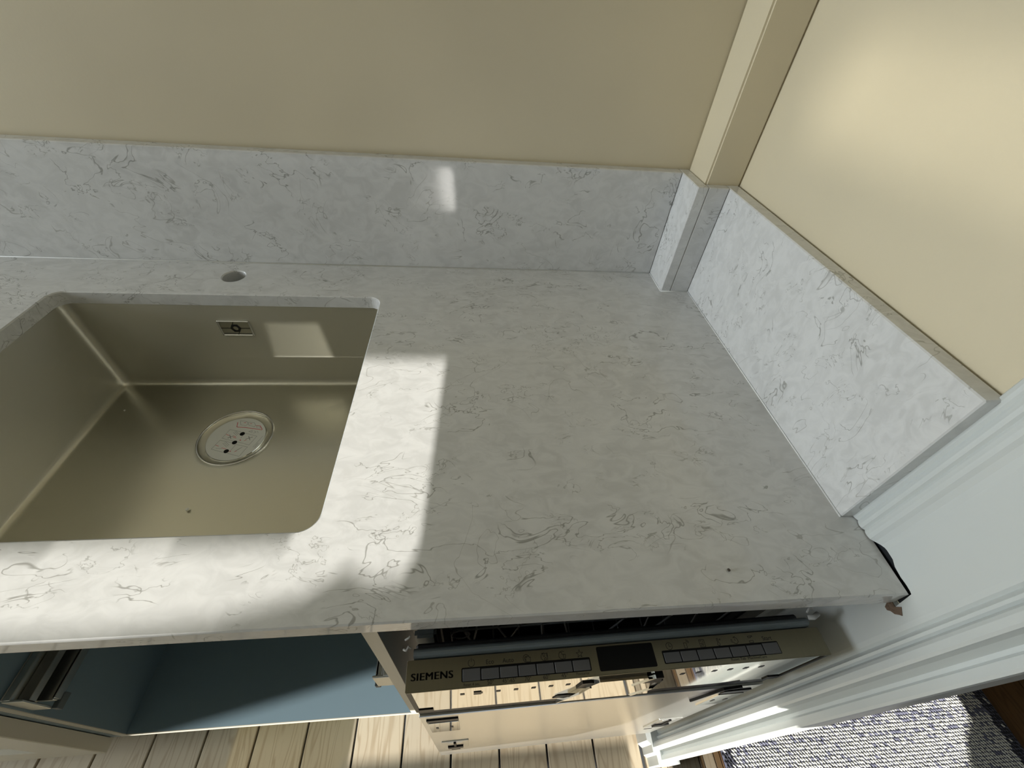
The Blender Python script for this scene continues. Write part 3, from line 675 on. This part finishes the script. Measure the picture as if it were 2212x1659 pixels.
# upper rack
rk = thing('dish_rack', (-0.19, -0.45, -0.33), 'dark wire dish rack inside the ajar dishwasher', 'rack')
def wire(pts, r=0.0013, name='wire'):
    bm = bmesh.new(); tube_bm(bm, pts, r, 6); return mesh(name, bm, M['wire'], rk, True)
ry, rz0, rz1 = by0 + .0125, -0.355, -0.192
rx0, rx1 = X0 + .036, X1 - .036
wire([(rx0, ry, rz1), (rx1, ry, rz1)], 0.0016, 'top_rail'); wire([(rx0, -0.12, rz1), (rx1, -0.12, rz1)], 0.0016, 'top_rail')
wire([(rx0, ry, rz1), (rx0, -0.12, rz1)], 0.0016, 'side_rail'); wire([(rx1, ry, rz1), (rx1, -0.12, rz1)], 0.0016, 'side_rail')
wire([(rx0, ry, rz0), (rx1, ry, rz0)], 0.0016, 'bottom_rail'); wire([(rx0, -0.12, rz0), (rx1, -0.12, rz0)], 0.0016, 'bottom_rail')
xs = [rx0, -0.362, -0.345, -0.318, -0.290, -0.262, -0.232, -0.150, -0.118, -0.085, -0.050, rx1]
for k, xx in enumerate(xs):
    sk_ = (0, .012, -.004, .016, -.010, .008, .014, -.012, .010, -.008, .012, 0)[k]
    wire([(xx, ry, rz1 + .012), (xx, ry, rz1), (xx + sk_, ry, rz1 - .06), (xx + sk_, ry, rz0)])
for k in range(9): wire([(rx0 + .02 + k * .041, ry, rz0), (rx0 + .02 + k * .041, -0.12, rz0)], 0.0013, 'floor_wire')
for k in range(7):
    xx = rx0 + .03 + k * .047; wire([(xx, -0.50, rz0), (xx + .01, -0.498, -0.24), (xx + .016, -0.47, -0.215)], 0.0013, 'plate_spike')
bm = bmesh.new(); tube_bm(bm, [(-0.3655 + .0115 * math.cos(a * math.pi / 12), ry - .003, -0.200 + .0155 * math.sin(a * math.pi / 12)) for a in range(24)], 0.0010, 6, True); mesh('wire_ring', bm, M['wire'], rk, True)
cuk = mesh('cup_shelf', slab_bm(rrect(-0.205, -0.148, ry + .004, ry + .055, .004, 4), [], -0.215, -0.172, 0.002), M['pale'], rk)

dw.rotation_euler = (0, 0, math.radians(0.95))
rk.rotation_euler = (0, 0, math.radians(0.95))

# ------------------------------------------------------------------ rug in the next room
RX0, RX1, RY1, RY0 = 0.236, 1.005, -0.555, -1.55
rg = thing('rug', (0.62, -1.05, -H), 'cream and blue woven rug with dark edges beyond the doorway', 'rug')
bm = bmesh.new(); bbox(bm, RX0, RX1, RY0, RY1, ZF + .0005, ZF + .006, 0.002, 1); mesh('backing', bm, M['yarn_blue'], rg)
verts, faces, mi = [], [], []
pitch, step = 0.0068, 0.0072
rows = int((RY1 - (-0.86)) / pitch)
for r in range(rows):
    y = RY1 - .004 - r * pitch
    n = int((RX1 - RX0) / step)
    dark_row = random.random() < 0.22
    for k in range(n):
        x = RX0 + .004 + k * step + (step * .5 if r % 2 else 0) + random.uniform(-.001, .001)
        edge = x < RX0 + .026 or x > RX1 - 0.030 or r < 1
        b0 = len(verts); L_, W_, Hh = 0.0056, 0.0031, 0.0030 + random.uniform(-.0006, .0006)
        an = -0.75
        ca_, sa_ = math.cos(an), math.sin(an)
        yy = y + random.uniform(-.0006, .0006); z = ZF + .005
        for (u, v, h) in ((-1, 0, 0), (-.4, .9, .0), (.4, .9, 0), (1, 0, 0), (.4, -.9, 0), (-.4, -.9, 0), (-.45, 0, 1), (.45, 0, 1)):
            verts.append((x + u * L_ * ca_ - v * W_ * sa_, yy + u * L_ * sa_ + v * W_ * ca_, z + h * Hh + H))
        fs = [(0, 6, 1), (1, 6, 7, 2), (2, 7, 3), (3, 7, 4), (4, 7, 6, 5), (5, 6, 0)]
        faces += [tuple(b0 + i for i in f) for f in fs]
        m_ = 2 if edge and random.random() < .93 else (1 if random.random() < (0.40 if dark_row else 0.05) else 0)
        mi += [m_] * len(fs)
me = bpy.data.meshes.new('weave'); me.from_pydata(verts, [], faces); me.polygons.foreach_set('material_index', mi) if False else None
for m_ in ('yarn_cream', 'yarn_blue', 'yarn_dark'): me.materials.append(M[m_])
me.polygons.foreach_set('material_index', mi); me.update()
wv = bpy.data.objects.new('weave', me); COL.objects.link(wv); wv.parent = rg; wv.matrix_parent_inverse = Matrix.Translation(-Vector(rg.location)); tag(wv, kind='stuff')

# ------------------------------------------------------------------ crumbs
def crumb(x, y, z, r, m, label):
    bm = bmesh.new(); bmesh.ops.create_icosphere(bm, subdivisions=2, radius=r)
    for v in bm.verts:
        v.co *= random.uniform(.7, 1.2); v.co.z *= .6
    lo = min(v.co.z for v in bm.verts)
    bmesh.ops.translate(bm, verts=bm.verts, vec=(x, y, z - lo))
    tag(mesh('crumb', bm, m), label, 'crumb')
crumb(-0.7702, -0.3734, ZB - .0003, 0.0026, M['crumb'], 'larger white crumb on the sink floor in front of the drain')
crumb(-0.965, -0.1739, ZB - .0002, 0.0016, M['crumb'], 'tiny white crumb on the sink floor by the left wall')
crumb(-0.1011, -0.5697, 0.0, 0.0017, M['crumb_dark'], 'dark brown crumb lying on the bare worktop')
# fine dust specks on the right of the sink floor
verts, faces = [], []
for k in range(170):
    x = random.triangular(-0.70, -0.520, -0.56); y = random.uniform(-0.42, -0.15)
    r = random.uniform(.00025, .0006); b0 = len(verts); z = ZB - .0003 + H
    verts += [(x - r, y - r, z), (x + r, y - r, z), (x + r, y + r, z), (x - r, y + r, z), (x, y, z + r)]
    faces += [(b0, b0 + 1, b0 + 4), (b0 + 1, b0 + 2, b0 + 4), (b0 + 2, b0 + 3, b0 + 4), (b0 + 3, b0, b0 + 4)]
me = bpy.data.meshes.new('stone_dust'); me.from_pydata(verts, [], faces); du = link('stone_dust', me, M['crumb'])
tag(du, 'white dust specks scattered on the sink floor right of the drain', 'dust', kind='stuff')
